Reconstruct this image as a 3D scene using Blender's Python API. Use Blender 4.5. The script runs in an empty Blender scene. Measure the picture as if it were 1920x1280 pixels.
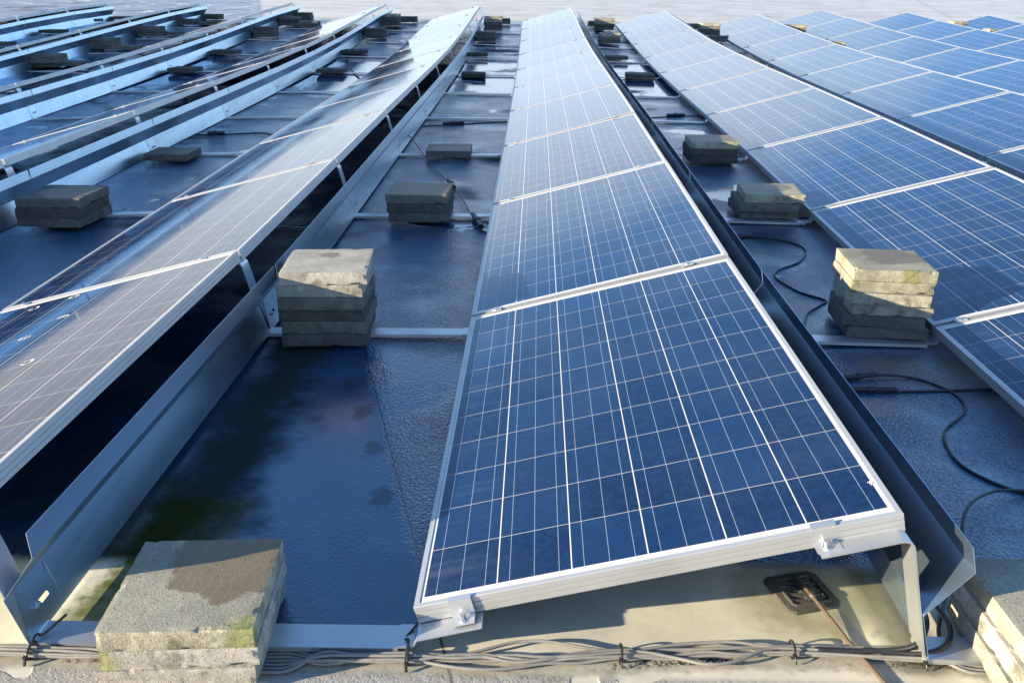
import bpy, bmesh, math, random
from mathutils import Vector, Matrix, noise
random.seed(7)
scene = bpy.context.scene
C = scene.collection

# ---------------------------------------------------------------- camera
F_PX, CAM = 1640.9, Vector((0.2962, -1.4581, 1.1913))
RX, RY, RZ = -0.380545, -0.008581, 0.016148
R = Matrix.Rotation(RZ, 3, 'Z') @ Matrix.Rotation(RX, 3, 'X') @ Matrix.Rotation(RY, 3, 'Y')
cd = bpy.data.cameras.new('camera'); cam = bpy.data.objects.new('camera', cd); C.objects.link(cam)
cd.sensor_width = 36; cd.lens = F_PX * 36 / 1920
cd.clip_start = 0.05; cd.clip_end = 2000
r_, f_, u_ = R.col[0], R.col[1], R.col[2]
M4 = Matrix(((r_[0], u_[0], -f_[0], CAM[0]), (r_[1], u_[1], -f_[1], CAM[1]), (r_[2], u_[2], -f_[2], CAM[2]), (0, 0, 0, 1)))
cam.matrix_world = M4
scene.camera = cam

# ---------------------------------------------------------------- light
SUN_TRAVEL = Vector((3.8, 1.42, -1.0)).normalized()
to_sun = -SUN_TRAVEL
elev = math.asin(to_sun.z)
w = bpy.data.worlds.new('World'); scene.world = w; w.use_nodes = True
nt = w.node_tree
sky = nt.nodes.new('ShaderNodeTexSky'); sky.sky_type = 'NISHITA'; sky.sun_disc = False
sky.sun_elevation = elev
sky.sun_rotation = math.atan2(to_sun.x, to_sun.y)
sky.air_density = 1.0; sky.dust_density = 0.3; sky.ozone_density = 4.2; sky.altitude = 0
bg = nt.nodes['Background']; bg.inputs['Strength'].default_value = 0.135
# a bank of pale cloud and haze low over the horizon, some thin cloud above it
tc = nt.nodes.new('ShaderNodeTexCoord'); sp = nt.nodes.new('ShaderNodeSeparateXYZ'); nt.links.new(tc.outputs['Generated'], sp.inputs[0])
cn = nt.nodes.new('ShaderNodeTexNoise'); cn.inputs['Scale'].default_value = 3.2; cn.inputs['Detail'].default_value = 5
cm = nt.nodes.new('ShaderNodeMapping'); cm.inputs['Scale'].default_value = (1, 1, 4.5); nt.links.new(tc.outputs['Generated'], cm.inputs[0]); nt.links.new(cm.outputs[0], cn.inputs['Vector'])
jig = nt.nodes.new('ShaderNodeMath'); jig.operation = 'MULTIPLY_ADD'; nt.links.new(cn.outputs['Fac'], jig.inputs[0]); jig.inputs[1].default_value = -.26; nt.links.new(sp.outputs['Z'], jig.inputs[2])
ab = nt.nodes.new('ShaderNodeMath'); ab.operation = 'ABSOLUTE'; nt.links.new(sp.outputs['X'], ab.inputs[0])
ga = nt.nodes.new('ShaderNodeMapRange'); ga.interpolation_type = 'SMOOTHSTEP'; nt.links.new(ab.outputs[0], ga.inputs[0])
for q, v in ((1, .14), (2, .56), (3, .125), (4, -.01)): ga.inputs[q].default_value = v
gl = nt.nodes.new('ShaderNodeMapRange'); gl.interpolation_type = 'SMOOTHSTEP'; nt.links.new(sp.outputs['X'], gl.inputs[0])
for q, v in ((1, -.62), (2, -.22), (3, .12), (4, 0.0)): gl.inputs[q].default_value = v
gm = nt.nodes.new('ShaderNodeMath'); gm.operation = 'ADD'; nt.links.new(ga.outputs[0], gm.inputs[0]); nt.links.new(gl.outputs[0], gm.inputs[1])
jg = nt.nodes.new('ShaderNodeMath'); jg.operation = 'SUBTRACT'; nt.links.new(jig.outputs[0], jg.inputs[0]); nt.links.new(gm.outputs[0], jg.inputs[1]); jig = jg
hz = nt.nodes.new('ShaderNodeMapRange'); hz.interpolation_type = 'SMOOTHSTEP'; nt.links.new(jig.outputs[0], hz.inputs[0])
for q, v in ((1, -.03), (2, .13), (3, .92), (4, 0.0)): hz.inputs[q].default_value = v
mx = nt.nodes.new('ShaderNodeMix'); mx.data_type = 'RGBA'
nt.links.new(hz.outputs[0], mx.inputs[0]); nt.links.new(sky.outputs['Color'], mx.inputs[6]); wm = nt.nodes.new('ShaderNodeMapRange'); nt.links.new(sp.outputs['X'], wm.inputs[0])
for q, v in ((1, -.55), (2, -.15), (3, 0.0), (4, 1.0)): wm.inputs[q].default_value = v
hc = nt.nodes.new('ShaderNodeMix'); hc.data_type = 'RGBA'; nt.links.new(wm.outputs[0], hc.inputs[0])
hc.inputs[6].default_value = (2.2, 2.12, 2.02, 1); hc.inputs[7].default_value = (2.75, 3.3, 3.75, 1)
nt.links.new(hc.outputs[2], mx.inputs[7])
nt.links.new(mx.outputs[2], bg.inputs['Color'])
sl = bpy.data.lights.new('sun', 'SUN'); sl.energy = 5.0; sl.angle = math.radians(0.5); sl.color = (1.0, 0.86, 0.63)
so = bpy.data.objects.new('sun', sl); C.objects.link(so)
so.rotation_euler = SUN_TRAVEL.to_track_quat('-Z', 'Y').to_euler()
so.location = (-8, -3, 6)
scene.view_settings.view_transform = 'Standard'; scene.view_settings.look = 'None'
scene.view_settings.exposure = 1.7; scene.view_settings.gamma = 1.0

# ---------------------------------------------------------------- the lie of the roof and of the rows
PITCH, ROWS, TAU = 1.69015, 1.78357, 0.26314
PW, PL = 0.99, 1.67
HC = [[0.00017, -0.00064, -0.39109, 0.36215], [1.07778, 0.02667, 0.66835, -0.52151], [-1.4515, -0.0753, 0.03266, -0.27538], [0.1068, -0.06394, -0.23642, 0.28454], [1.08441, 0.0771, -0.1271, 0.33032], [-0.69405, -0.02879, 0.14325, -0.31961], [0.12499, 0.00774, -0.02624, 0.06844]]
XX = [-0.10799, -0.00011, 0.0987]
ROW = [[-0.0159, -0.0307, -0.0065, -0.0111], [-0.011, -0.0352, 0.0156, -0.0081], [-0.0256, 0.0442, -0.0069, 0.0088], [-0.0493, 0.1554, -0.0441, 0.0054], [0.0311, 0.1153, -0.0279, 0.0081], [0.0733, 0.0913, -0.0315, 0.0098], [0.0404, 0.1753, -0.0561, 0.0056], [-0.0036, 0.1729, -0.0328, -0.0006], [0.0481, 0.0863, -0.0021, -0.0091], [-0.0035, 0.0235, 0.0516, -0.0042], [-0.0862, -0.1324, 0.1395, -0.0046]]
GAP = 0.075
def hfun(x, y):
    X = max(-10, min(10, x)) / 8; Y = max(0, min(19, y)) / 10
    h = 0
    for k in range(7):
        c = HC[k]; h += Y ** (k + 1) * (c[0] + X * (c[1] + X * (c[2] + X * c[3])))
    h += XX[0] * X * X + XX[1] * X + XX[2] * X ** 3
    if y > 19: h += 0.034 * min(y - 19, 90)
    return h
def ground(x, y): return hfun(x, y) - GAP
def row_x(i, j):
    r = ROW[i + 5]; Y = j * PITCH / 10
    return i * ROWS + r[0] + r[1] * Y + r[2] * Y * Y
def row_h(i, j): return hfun(row_x(i, j) + 0.5, j * PITCH) + ROW[i + 5][3]
def joint(i, j): return Vector((row_x(i, j), j * PITCH, row_h(i, j)))
def last_joint(i): return 11 if i >= 3 else 10
def first_panel(i): return {-5: 6, -4: 4, -3: 2, -2: 0, -1: 0, 0: 0, 1: 0, 2: 2, 3: 4, 4: 6, 5: 8}[i]

# ---------------------------------------------------------------- node helpers
class NT:
    def __init__(s, name):
        s.m = bpy.data.materials.new(name); s.m.use_nodes = True
        s.t = s.m.node_tree; s.b = s.t.nodes['Principled BSDF']
    def n(s, typ, **kw):
        x = s.t.nodes.new('ShaderNode' + typ)
        for k, v in kw.items(): setattr(x, k, v)
        return x
    def put(s, sock, v):
        if isinstance(v, bpy.types.NodeSocket): s.t.links.new(v, sock)
        elif v is not None:
            if hasattr(sock.default_value, '__len__') and not isinstance(v, (int, float)):
                v = tuple(v)
                if len(v) == 3 and len(sock.default_value) == 4: v = v + (1,)
            sock.default_value = v
    def math(s, op, a, b=None, c=None, clamp=False):
        x = s.n('Math', operation=op, use_clamp=clamp)
        for q, v in enumerate((a, b, c)): s.put(x.inputs[q], v)
        return x.outputs[0]
    def add(s, a, b): return s.math('ADD', a, b)
    def sub(s, a, b): return s.math('SUBTRACT', a, b)
    def mul(s, a, b): return s.math('MULTIPLY', a, b)
    def maxi(s, a, b): return s.math('MAXIMUM', a, b)
    def mini(s, a, b): return s.math('MINIMUM', a, b)
    def step(s, v, lo, hi, a=0.0, b=1.0):
        x = s.n('MapRange', interpolation_type='SMOOTHSTEP')
        s.put(x.inputs[0], v); s.put(x.inputs[1], lo); s.put(x.inputs[2], hi); s.put(x.inputs[3], a); s.put(x.inputs[4], b)
        return x.outputs[0]
    def box(s, v, lo, hi, soft):
        return s.mul(s.step(v, lo - soft, lo + soft), s.step(v, hi - soft, hi + soft, 1.0, 0.0))
    def mix(s, f, a, b):
        x = s.n('Mix', data_type='RGBA')
        s.put(x.inputs[0], f); s.put(x.inputs[6], a); s.put(x.inputs[7], b)
        return x.outputs[2]
    def noise(s, vec, scale, detail=3.0, rough=0.55, dist=0.0):
        x = s.n('TexNoise'); s.put(x.inputs['Vector'], vec); s.put(x.inputs['Scale'], scale); s.put(x.inputs['Detail'], detail)
        s.put(x.inputs['Roughness'], rough); s.put(x.inputs['Distortion'], dist)
        return x.outputs['Fac']
    def voro(s, vec, scale, out='Color', feature='F1'):
        x = s.n('TexVoronoi', feature=feature); s.put(x.inputs['Vector'], vec); s.put(x.inputs['Scale'], scale)
        return x.outputs[out]
    def white(s, vec):
        x = s.n('TexWhiteNoise', noise_dimensions='3D'); s.put(x.inputs['Vector'], vec); return x.outputs['Value']
    def xyz(s, v):
        x = s.n('SeparateXYZ'); s.put(x.inputs[0], v); return x.outputs
    def vec(s, a, b, c):
        x = s.n('CombineXYZ')
        for q, v in enumerate((a, b, c)): s.put(x.inputs[q], v)
        return x.outputs[0]
    def vmath(s, op, a, b=None):
        x = s.n('VectorMath', operation=op); s.put(x.inputs[0], a)
        if b is not None: s.put(x.inputs[1], b)
        return x.outputs[0]
    def obj_co(s): return s.n('TexCoord').outputs['Object']
    def pos(s): return s.n('NewGeometry').outputs['Position']
    def nor(s): return s.n('NewGeometry').outputs['True Normal']
    def rnd(s): return s.n('ObjectInfo').outputs['Random']
    def bump(s, h, strength, dist, nrm=None):
        x = s.n('Bump'); s.put(x.inputs['Height'], h); s.put(x.inputs['Strength'], strength); s.put(x.inputs['Distance'], dist)
        if nrm is not None: s.put(x.inputs['Normal'], nrm)
        return x.outputs[0]
    def set(s, **kw):
        names = dict(color='Base Color', metal='Metallic', rough='Roughness', spec='Specular IOR Level', normal='Normal', ior='IOR', coat='Coat Weight', coat_rough='Coat Roughness')
        for k, v in kw.items(): s.put(s.b.inputs[names[k]], v)
        return s.m

def mat_metal(name, base, metal, rough, scratch=0.06, tint=0.1):
    s = NT(name); p = s.obj_co()
    st = s.noise(s.vmath('MULTIPLY', p, (60, 3, 60)), 1.0, 4)
    bl = s.noise(s.vmath('ADD', p, s.vec(s.mul(s.rnd(), 30), 0, 0)), 5.0, 4)
    col = s.mix(s.mul(s.step(bl, .45, .75), tint * 4), base, tuple(c * .72 for c in base))
    rg = s.add(rough - scratch, s.add(s.mul(st, scratch), s.mul(bl, scratch * 2)))
    return s.set(color=col, metal=metal, rough=rg, normal=s.bump(st, .012, .001))

def mat_plain(name, base, rough, spec=.5, var=.25, scale=30):
    s = NT(name); p = s.pos()
    n = s.noise(p, scale, 4)
    return s.set(color=s.mix(n, tuple(c * (1 - var) for c in base), tuple(c * (1 + var) for c in base)), rough=rough, spec=spec)

def mat_cells():
    s = NT('solar_cells'); p = s.obj_co(); x, y, z = s.xyz(p)
    cu, cv = 0.1590, 0.1610
    u = s.math('DIVIDE', s.sub(x, 0.0180), cu); v = s.math('DIVIDE', s.sub(y, 0.0300), cv)
    fu = s.math('FRACT', u); fv = s.math('FRACT', v)
    def near(f, at, half): return s.math('LESS_THAN', s.math('ABSOLUTE', s.sub(f, at)), half)
    def edge(f, half): return s.math('GREATER_THAN', s.math('ABSOLUTE', s.sub(f, .5)), .5 - half)
    gap = s.maxi(edge(fu, .0013 / cu), edge(fv, .00065 / cv))
    bus = s.maxi(near(fu, 1 / 6, .00055 / cu), s.maxi(near(fu, .5, .00055 / cu), near(fu, 5 / 6, .00055 / cu)))
    out = s.maxi(s.maxi(s.math('LESS_THAN', u, 0.0), s.math('GREATER_THAN', u, 6.0)), s.maxi(s.math('LESS_THAN', v, 0.0), s.math('GREATER_THAN', v, 10.0)))
    rnd = s.rnd()
    cell = s.white(s.vec(s.math('FLOOR', u), s.math('FLOOR', v), s.mul(rnd, 100)))
    grain = s.voro(s.vmath('ADD', p, s.vec(rnd, rnd, 0)), 85.0)
    gx = s.xyz(grain)[0]
    a = s.mix(cell, (0.0018, 0.0095, 0.037), (0.0042, 0.0190, 0.066))
    b = s.mix(s.mul(s.step(gx, .2, .9), .34), a, (0.006, 0.028, 0.095))
    dust = s.noise(s.vmath('ADD', p, s.vec(s.mul(rnd, 50), 0, 0)), 2.6, 5)
    run = s.noise(s.vmath('ADD', s.vmath('MULTIPLY', p, (2.2, 26, 1)), s.vec(s.mul(rnd, 40), s.mul(rnd, 70), 0)), 1.0, 4, .6)
    low = s.step(x, .22, .02)
    b = s.mix(s.add(s.mul(s.step(dust, .35, .8), .022), s.mul(s.step(run, .5, .8), s.add(.012, s.mul(low, .05)))), b, (.42, .42, .40))
    col = s.mix(s.mul(bus, s.sub(1.0, out)), b, (.22, .27, .33))
    col = s.mix(s.maxi(gap, out), col, (.49, .47, .43))
    rg = s.step(dust, .3, .8, .05, .10)
    return s.set(color=col, rough=rg, ior=1.54, spec=.5)

def mat_concrete():
    s = NT('weathered_concrete'); rnd = s.rnd()
    off = s.vec(s.mul(rnd, 97), s.mul(rnd, 31), s.mul(rnd, 57))
    o = s.obj_co(); p = s.vmath('ADD', o, off)
    nz = s.xyz(s.nor())[2]; x, y, z = s.xyz(o)
    top = s.step(nz, .5, .9); side = s.sub(1.0, s.step(nz, .3, .7))
    big = s.noise(p, 7.0, 5, .6); mid = s.noise(p, 38.0, 4, .65); fine = s.noise(p, 260.0, 3, .7)
    base = s.mix(s.step(big, .3, .7), (.20, .186, .152), (.33, .308, .250))
    base = s.mix(s.mul(s.step(mid, .55, .72), .45), base, (.41, .38, .295))
    base = s.mix(s.mul(s.step(fine, .52, .66), .65), base, (.10, .092, .075))
    agg = s.step(s.noise(s.vmath('ADD', p, (5, 2, 8)), 200, 2, .6), .60, .68)
    base = s.mix(s.mul(agg, .55), base, (.48, .45, .38))
    pale = s.mul(side, s.mul(s.step(s.noise(p, 16, 5, .65), .47, .62), .6))
    base = s.mix(pale, base, (.43, .41, .335))
    dirt = s.mul(side, s.step(s.noise(p, 11, 5, .7), .52, .68))
    base = s.mix(s.mul(dirt, .75), base, (.075, .07, .05))
    # rain-wet patch on the upper face, with its own ragged outline, placed per paver
    def att(n): 
        q = s.n('Attribute', attribute_type='OBJECT', attribute_name=n); return q.outputs['Fac']
    rag = s.add(s.mul(s.sub(s.noise(p, 9, 3, .6), .5), .12), s.mul(s.sub(s.noise(s.vmath('MULTIPLY', p, (.5, 1.6, 1)), 70, 3, .7), .5), .035))
    def spot(pre):
        dx, dy = s.sub(x, att(pre + '_x')), s.sub(y, att(pre + '_y'))
        return s.sub(att(pre + '_r'), s.add(s.math('SQRT', s.add(s.mul(dx, dx), s.mul(dy, dy))), rag))
    wet = s.mul(s.mul(top, s.step(spot('damp'), -.009, .010)), s.math('GREATER_THAN', att('damp_r'), .001))
    base = s.mix(att('shade_damp'), base, s.mix(s.step(mid, .4, .7), (.040, .040, .034), (.068, .066, .056)))  # pavers out of the sun: shade painted into the colour, over damp concrete
    base = s.mix(s.mul(wet, .72), base, (.112, .075, .036))
    # moss, most of it along the arrises, one bright cushion where the paver carries it
    mossn = s.noise(s.vmath('ADD', p, (9, 9, 9)), 6.0, 5, .65)
    rim = s.step(s.maxi(s.math('ABSOLUTE', x), s.math('ABSOLUTE', y)), .125, .15)
    am = s.step(rnd, .1, .9, .20, .62)
    moss = s.mul(s.step(mossn, s.sub(.78, s.mul(am, .22)), s.sub(.92, s.mul(am, .22))), s.add(.10, s.mul(rim, .7)))
    cush = s.mul(s.step(spot('moss'), -.035, .035), s.math('GREATER_THAN', att('moss_r'), .001))
    cl = s.add(s.mul(s.noise(p, 55, 4, .7), .6), s.mul(fine, .4))
    moss = s.maxi(moss, s.mul(s.step(s.add(cush, s.mul(s.sub(cl, .5), 2.6)), .35, 1.0), cush))
    base = s.mix(s.mul(moss, s.add(.35, s.mul(fine, .7))), base, s.mix(s.step(mid, .4, .62), (.10, .115, .012), (.24, .25, .045)))
    pit = s.step(s.voro(p, 85.0, 'Distance'), .10, .22, 1.0, 0.0)
    pit = s.mul(pit, s.step(s.noise(p, 30, 2), .45, .6))
    base = s.mix(s.mul(pit, .6), base, (.04, .038, .03))
    tone = s.step(s.white(s.vec(rnd, .3, .7)), 0, 1, .78, 1.15)
    base = s.vmath('MULTIPLY', base, s.vec(tone, tone, s.mul(tone, s.step(rnd, 0, 1, .9, 1.05))))
    hgt = s.add(s.mul(s.sub(1.0, pit), .3), 0.0)
    hgt = s.add(hgt, s.mul(fine, .75)); hgt = s.add(s.mul(hgt, 1.0), s.mul(mid, .25))
    return s.set(color=base, rough=s.mix(wet, (.9,) * 3, (.5,) * 3), spec=.3, normal=s.bump(hgt, .55, .003))

def mat_roof():
    s = NT('roof_membrane'); p = s.pos(); x, y, z = s.xyz(p)
    n1 = s.noise(p, 1.1, 5, .6); n2 = s.noise(p, 5.0, 5, .6); n3 = s.noise(p, 26.0, 4, .6)
    # --- dry membrane
    dry = s.mix(s.step(n2, .3, .7), (.43, .40, .31), (.56, .515, .40))
    dry = s.mix(s.mul(s.step(n3, .5, .75), .25), dry, (.25, .23, .18))
    far = s.step(y, 17.0, 20.0)
    dry = s.mix(far, dry, s.mix(s.step(n1, .35, .65), (.37, .365, .35), (.46, .455, .44)))
    # old damp blotches on the dry front strip
    bn = s.add(s.noise(p, 4.2, 2, .5), s.mul(s.noise(p, 30, 3, .6), .05))
    blotch = s.mul(s.step(bn, .470, .482), s.step(y, -.075, -.10))
    dry = s.mix(s.mul(blotch, .8), dry, (.25, .235, .21))
    # dirt line below the cable bundle
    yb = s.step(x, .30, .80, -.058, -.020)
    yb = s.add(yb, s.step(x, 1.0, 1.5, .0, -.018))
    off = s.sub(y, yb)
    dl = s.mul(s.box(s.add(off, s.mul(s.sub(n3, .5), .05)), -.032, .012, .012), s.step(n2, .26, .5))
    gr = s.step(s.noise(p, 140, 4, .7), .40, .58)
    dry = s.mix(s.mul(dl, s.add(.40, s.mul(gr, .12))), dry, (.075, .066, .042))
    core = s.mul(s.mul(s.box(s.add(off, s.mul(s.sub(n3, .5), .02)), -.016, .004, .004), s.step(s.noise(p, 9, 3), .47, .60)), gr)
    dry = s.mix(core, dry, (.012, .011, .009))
    # --- where the water lies
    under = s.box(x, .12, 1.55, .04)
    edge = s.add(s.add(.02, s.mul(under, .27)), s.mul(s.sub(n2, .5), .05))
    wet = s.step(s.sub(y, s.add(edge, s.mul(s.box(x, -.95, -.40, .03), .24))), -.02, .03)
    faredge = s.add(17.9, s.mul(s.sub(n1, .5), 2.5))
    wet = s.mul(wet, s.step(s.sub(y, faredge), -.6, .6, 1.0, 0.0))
    leftfar = s.mul(s.step(s.add(x, s.add(s.mul(y, .293), .05)), -.12, .12, 1.0, 0.0), s.step(y, 12, 14))
    strip = s.mul(s.box(s.add(x, s.mul(y, .229)), 1.009, 1.037, .003), s.step(y, .11, .14, 1.0, 0.0))
    wet = s.maxi(wet, s.mul(leftfar, .8)); 
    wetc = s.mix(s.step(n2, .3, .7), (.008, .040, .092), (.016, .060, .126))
    wetc = s.mix(s.mul(s.step(n1, .50, .68), .8), wetc, (.085, .080, .060))
    grit = s.step(s.noise(p, 170, 3, .7), .56, .70)
    wetc = s.mix(s.mul(grit, .25), wetc, (.10, .12, .13))
    # silt and algae near the foot of the left deflector
    al = s.mul(s.box(s.add(x, s.add(s.mul(s.sub(n2, .5), .40), s.mul(s.sub(n1, .5), .30))), -.70, -.44, .10), s.step(y, 1.5, 2.3, 1.0, 0.0))
    al = s.maxi(al, s.mul(s.step(s.noise(s.vmath('ADD', p, (3, 3, 0)), .9, 3), .55, .72), s.step(y, 2.0, 3.0)))
    wetc = s.mix(s.mul(al, .8), wetc, (.024, .030, .012))
    # four old scuffs along the joint
    sc = None
    for fx, fy, fr in ((-.30, 1.26, .034), (-.225, 1.05, .042), (-.15, .82, .040), (-.085, .56, .045)):
        ddx, ddy = s.sub(x, fx), s.mul(s.sub(y, fy), .62)
        q = s.step(s.add(s.math('SQRT', s.add(s.mul(ddx, ddx), s.mul(ddy, ddy))), s.mul(s.sub(n3, .5), .075)), fr * .35, fr, 1.0, 0.0)
        sc = q if sc is None else s.maxi(sc, q)
    wetc = s.mix(s.mul(sc, .45), wetc, (.05, .042, .025))
    moss_core = s.mul(s.box(s.add(s.sub(x, s.mul(s.step(y, .0, .35), .045)), s.mul(s.sub(n3, .5), .09)), -.700, -.455, .028), s.box(y, .03, .55, .05))
    wetc = s.mix(s.mul(moss_core, s.step(n2, .2, .5)), wetc, (.020, .028, .006))
    dry = s.mix(s.mul(moss_core, s.add(.55, s.mul(n3, .7))), dry, (.070, .085, .006))
    # algae round the drain
    dd = s.vmath('SUBTRACT', p, (.94, .19, -.075))
    dlen = s.n('VectorMath', operation='LENGTH'); s.put(dlen.inputs[0], dd); dl2 = dlen.outputs['Value']
    ring = s.mul(s.step(s.add(dl2, s.mul(s.sub(n3, .5), .12)), .10, .21, 1.0, 0.0), s.step(n2, .3, .6))
    dry = s.mix(s.mul(ring, .7), dry, (.12, .11, .03))
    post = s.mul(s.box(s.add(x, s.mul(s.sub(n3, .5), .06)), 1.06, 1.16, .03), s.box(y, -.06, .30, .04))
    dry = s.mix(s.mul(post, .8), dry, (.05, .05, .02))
    dry = s.mix(s.mul(strip, .7), dry, (.175, .17, .155))
    # puddles in the valley of the roof
    pn = s.add(s.noise(s.vmath('ADD', p, (4, 1, 0)), 1.3, 5, .62, .8), s.mul(n3, .05))
    val = s.box(s.add(y, s.mul(s.sub(n1, .5), .8)), 8.75, 11.4, .45)
    pud = s.step(s.add(pn, s.mul(val, .25)), .615, .635)
    pud = s.mul(s.mul(pud, wet), s.step(y, 1.9, 2.4))
    # ripples of frozen drizzle
    bead = s.mul(s.voro(p, 95.0, 'Distance'), .55)
    bead = s.add(bead, s.mul(s.noise(p, 210.0, 2, .5), .45))
    patch = s.mul(s.step(s.noise(s.vmath('ADD', p, (2, 7, 0)), 2.3, 3), .36, .58, .25, 1.0), s.maxi(s.step(s.add(x, s.mul(y, .28)), .09, .15, .16, 1.0), s.step(y, 1.6, 2.4, .16, 1.0)))
    amp = s.mul(s.mul(wet, patch), s.sub(1.0, pud))
    coarse = s.add(s.mul(n2, .14), s.mul(s.noise(p, 300, 2), .02))
    hgt = s.add(s.add(s.mul(bead, amp), coarse), s.mul(s.mul(blotch, .5), s.noise(p, 75, 3, .6, 1.0)))
    # white streaks mixed into the wet colour, farther along the rows
    fr = s.noise(s.vmath('MULTIPLY', p, (1.0, .55, 1)), 7.0, 6, .72, 1.5)
    white_streak = s.mul(s.mul(s.step(fr, .605, .67), s.step(y, 3.4, 6.5)), wet)
    wetc = s.mix(s.mul(white_streak, .8), wetc, (.42, .46, .50))
    # membrane joints
    j1 = s.math('ABSOLUTE', s.sub(s.add(x, s.mul(y, .28)), .132))
    seam = s.mul(s.step(j1, .0014, .0045, 1.0, 0.0), s.box(y, -1.5, 2.4, .02))
    j2 = s.math('ABSOLUTE', s.sub(s.math('FRACT', s.math('DIVIDE', s.add(s.add(y, s.mul(x, .16)), s.mul(n1, .5)), 9.0)), .5))
    j3 = s.math('ABSOLUTE', s.sub(s.math('FRACT', s.math('DIVIDE', s.add(s.sub(x, s.mul(y, .32)), s.mul(n1, .6)), 8.3)), .5))
    fars = s.mul(s.maxi(s.step(j2, .010, .020, 1.0, 0.0), s.step(j3, .004, .008, 1.0, 0.0)), far)
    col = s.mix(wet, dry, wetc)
    col = s.mix(s.mul(seam, .85), col, (.03, .03, .025))
    col = s.mix(s.mul(fars, s.mul(.6, s.step(n2, .45, .6))), col, (.16, .14, .12))
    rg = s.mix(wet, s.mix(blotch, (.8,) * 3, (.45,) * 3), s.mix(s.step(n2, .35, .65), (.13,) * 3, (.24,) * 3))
    rg = s.mix(pud, rg, (.02,) * 3)
    lap = s.step(s.sub(s.add(x, s.mul(y, .28)), .132), -.0015, .0015)
    hgt = s.add(hgt, s.mul(s.mul(lap, s.box(y, -1.5, 2.4, .02)), .35))
    nb = s.bump(hgt, .62, .010)
    return s.set(color=col, rough=s.mix(s.mul(al, wet), rg, (.62,) * 3), ior=s.sub(s.step(wet, .2, .8, 1.4, 1.95), s.mul(s.mul(wet, s.maxi(al, s.mul(sc, .6))), .80)), spec=s.sub(.5, s.mul(s.mul(al, wet), .36)), normal=nb)

M = dict(
    alu=mat_metal('anodised_aluminium', (.42, .425, .425), .55, .42),
    mill=mat_metal('mill_aluminium', (.52, .54, .555), .8, .36, .08, .14),
    sheet=mat_metal('galvanised_sheet', (.45, .59, .72), .95, .27, .03, .10),
    steel=mat_metal('stainless_steel', (.62, .61, .60), 1.0, .25),
    cells=mat_cells(), concrete=mat_concrete(), roof=mat_roof(),
    back=mat_plain('black_backsheet', (.012, .012, .014), .55),
    cable_grey=mat_plain('grey_cable_sheath', (.185, .175, .155), .55, .45, .3, 90),
    cable_black=mat_plain('black_rubber', (.014, .014, .016), .45),
    drain=mat_plain('dark_cast_plastic', (.055, .052, .042), .8, .3, .7, 60),
    rod=mat_plain('brown_pipe', (.085, .063, .047), .45, .5, .3, 50),
    dropping=mat_plain('chalky_white', (.42, .42, .40), .9, .2, .2, 200),
)

# ---------------------------------------------------------------- mesh helpers
def mesh_from(name, verts, faces, m, smooth=False):
    me = bpy.data.meshes.new(name); me.from_pydata([tuple(v) for v in verts], [], faces); me.update()
    if isinstance(m, str): m = M[m]
    me.materials.append(m)
    if smooth:
        for p in me.polygons: p.use_smooth = True
    return me
def mesh_bm(name, bm, m, smooth=False):
    bmesh.ops.recalc_face_normals(bm, faces=bm.faces)
    me = bpy.data.meshes.new(name); bm.to_mesh(me); bm.free()
    me.materials.append(M[m])
    if smooth:
        for p in me.polygons: p.use_smooth = True
    return me
def link(name, me, parent=None, mw=None):
    o = bpy.data.objects.new(name, me); C.objects.link(o)
    if parent is not None: o.parent = parent
    if mw is not None: o.matrix_local = mw
    return o
def tag(o, label, cat, group=None):
    o['label'] = label; o['category'] = cat
    if group: o['group'] = group
    return o
def thing(name, label, cat, mw, group=None):
    o = bpy.data.objects.new(name, None); C.objects.link(o); o.empty_display_size = .05
    o.matrix_world = mw
    return tag(o, label, cat, group)
def bm_box(bm, a, b, bev=0.0):
    vs = [bm.verts.new((x, y, z)) for z in (a[2], b[2]) for y in (a[1], b[1]) for x in (a[0], b[0])]
    fs = [(0, 2, 3, 1), (4, 5, 7, 6), (0, 1, 5, 4), (2, 6, 7, 3), (0, 4, 6, 2), (1, 3, 7, 5)]
    ff = [bm.faces.new([vs[q] for q in f]) for f in fs]
    if bev > 0:
        es = list({e for f in ff for e in f.edges})
        bmesh.ops.bevel(bm, geom=es, offset=bev, segments=2, affect='EDGES')
def bm_sheet(bm, prof, y0, y1, th, cuts=1):
    # folded strip: profile in x,z, run along y, real thickness
    n = len(prof); nor = []
    for q in range(n):
        a = Vector(prof[max(q - 1, 0)]); b = Vector(prof[min(q + 1, n - 1)])
        t = (b - a).normalized(); nor.append(Vector((-t[1], t[0])))
    loops = []
    for k in range(cuts + 1):
        y = y0 + (y1 - y0) * k / cuts
        A = [bm.verts.new((prof[q][0], y, prof[q][1])) for q in range(n)]
        B = [bm.verts.new((prof[q][0] + nor[q][0] * th, y, prof[q][1] + nor[q][1] * th)) for q in range(n)]
        loops.append(A + B[::-1])
    for k in range(cuts):
        for q in range(2 * n):
            r = (q + 1) % (2 * n)
            bm.faces.new((loops[k][q], loops[k][r], loops[k + 1][r], loops[k + 1][q]))
    for lp in (loops[0], loops[-1]):
        for q in range(n - 1): bm.faces.new((lp[q], lp[q + 1], lp[2 * n - 2 - q], lp[2 * n - 1 - q]))
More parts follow.
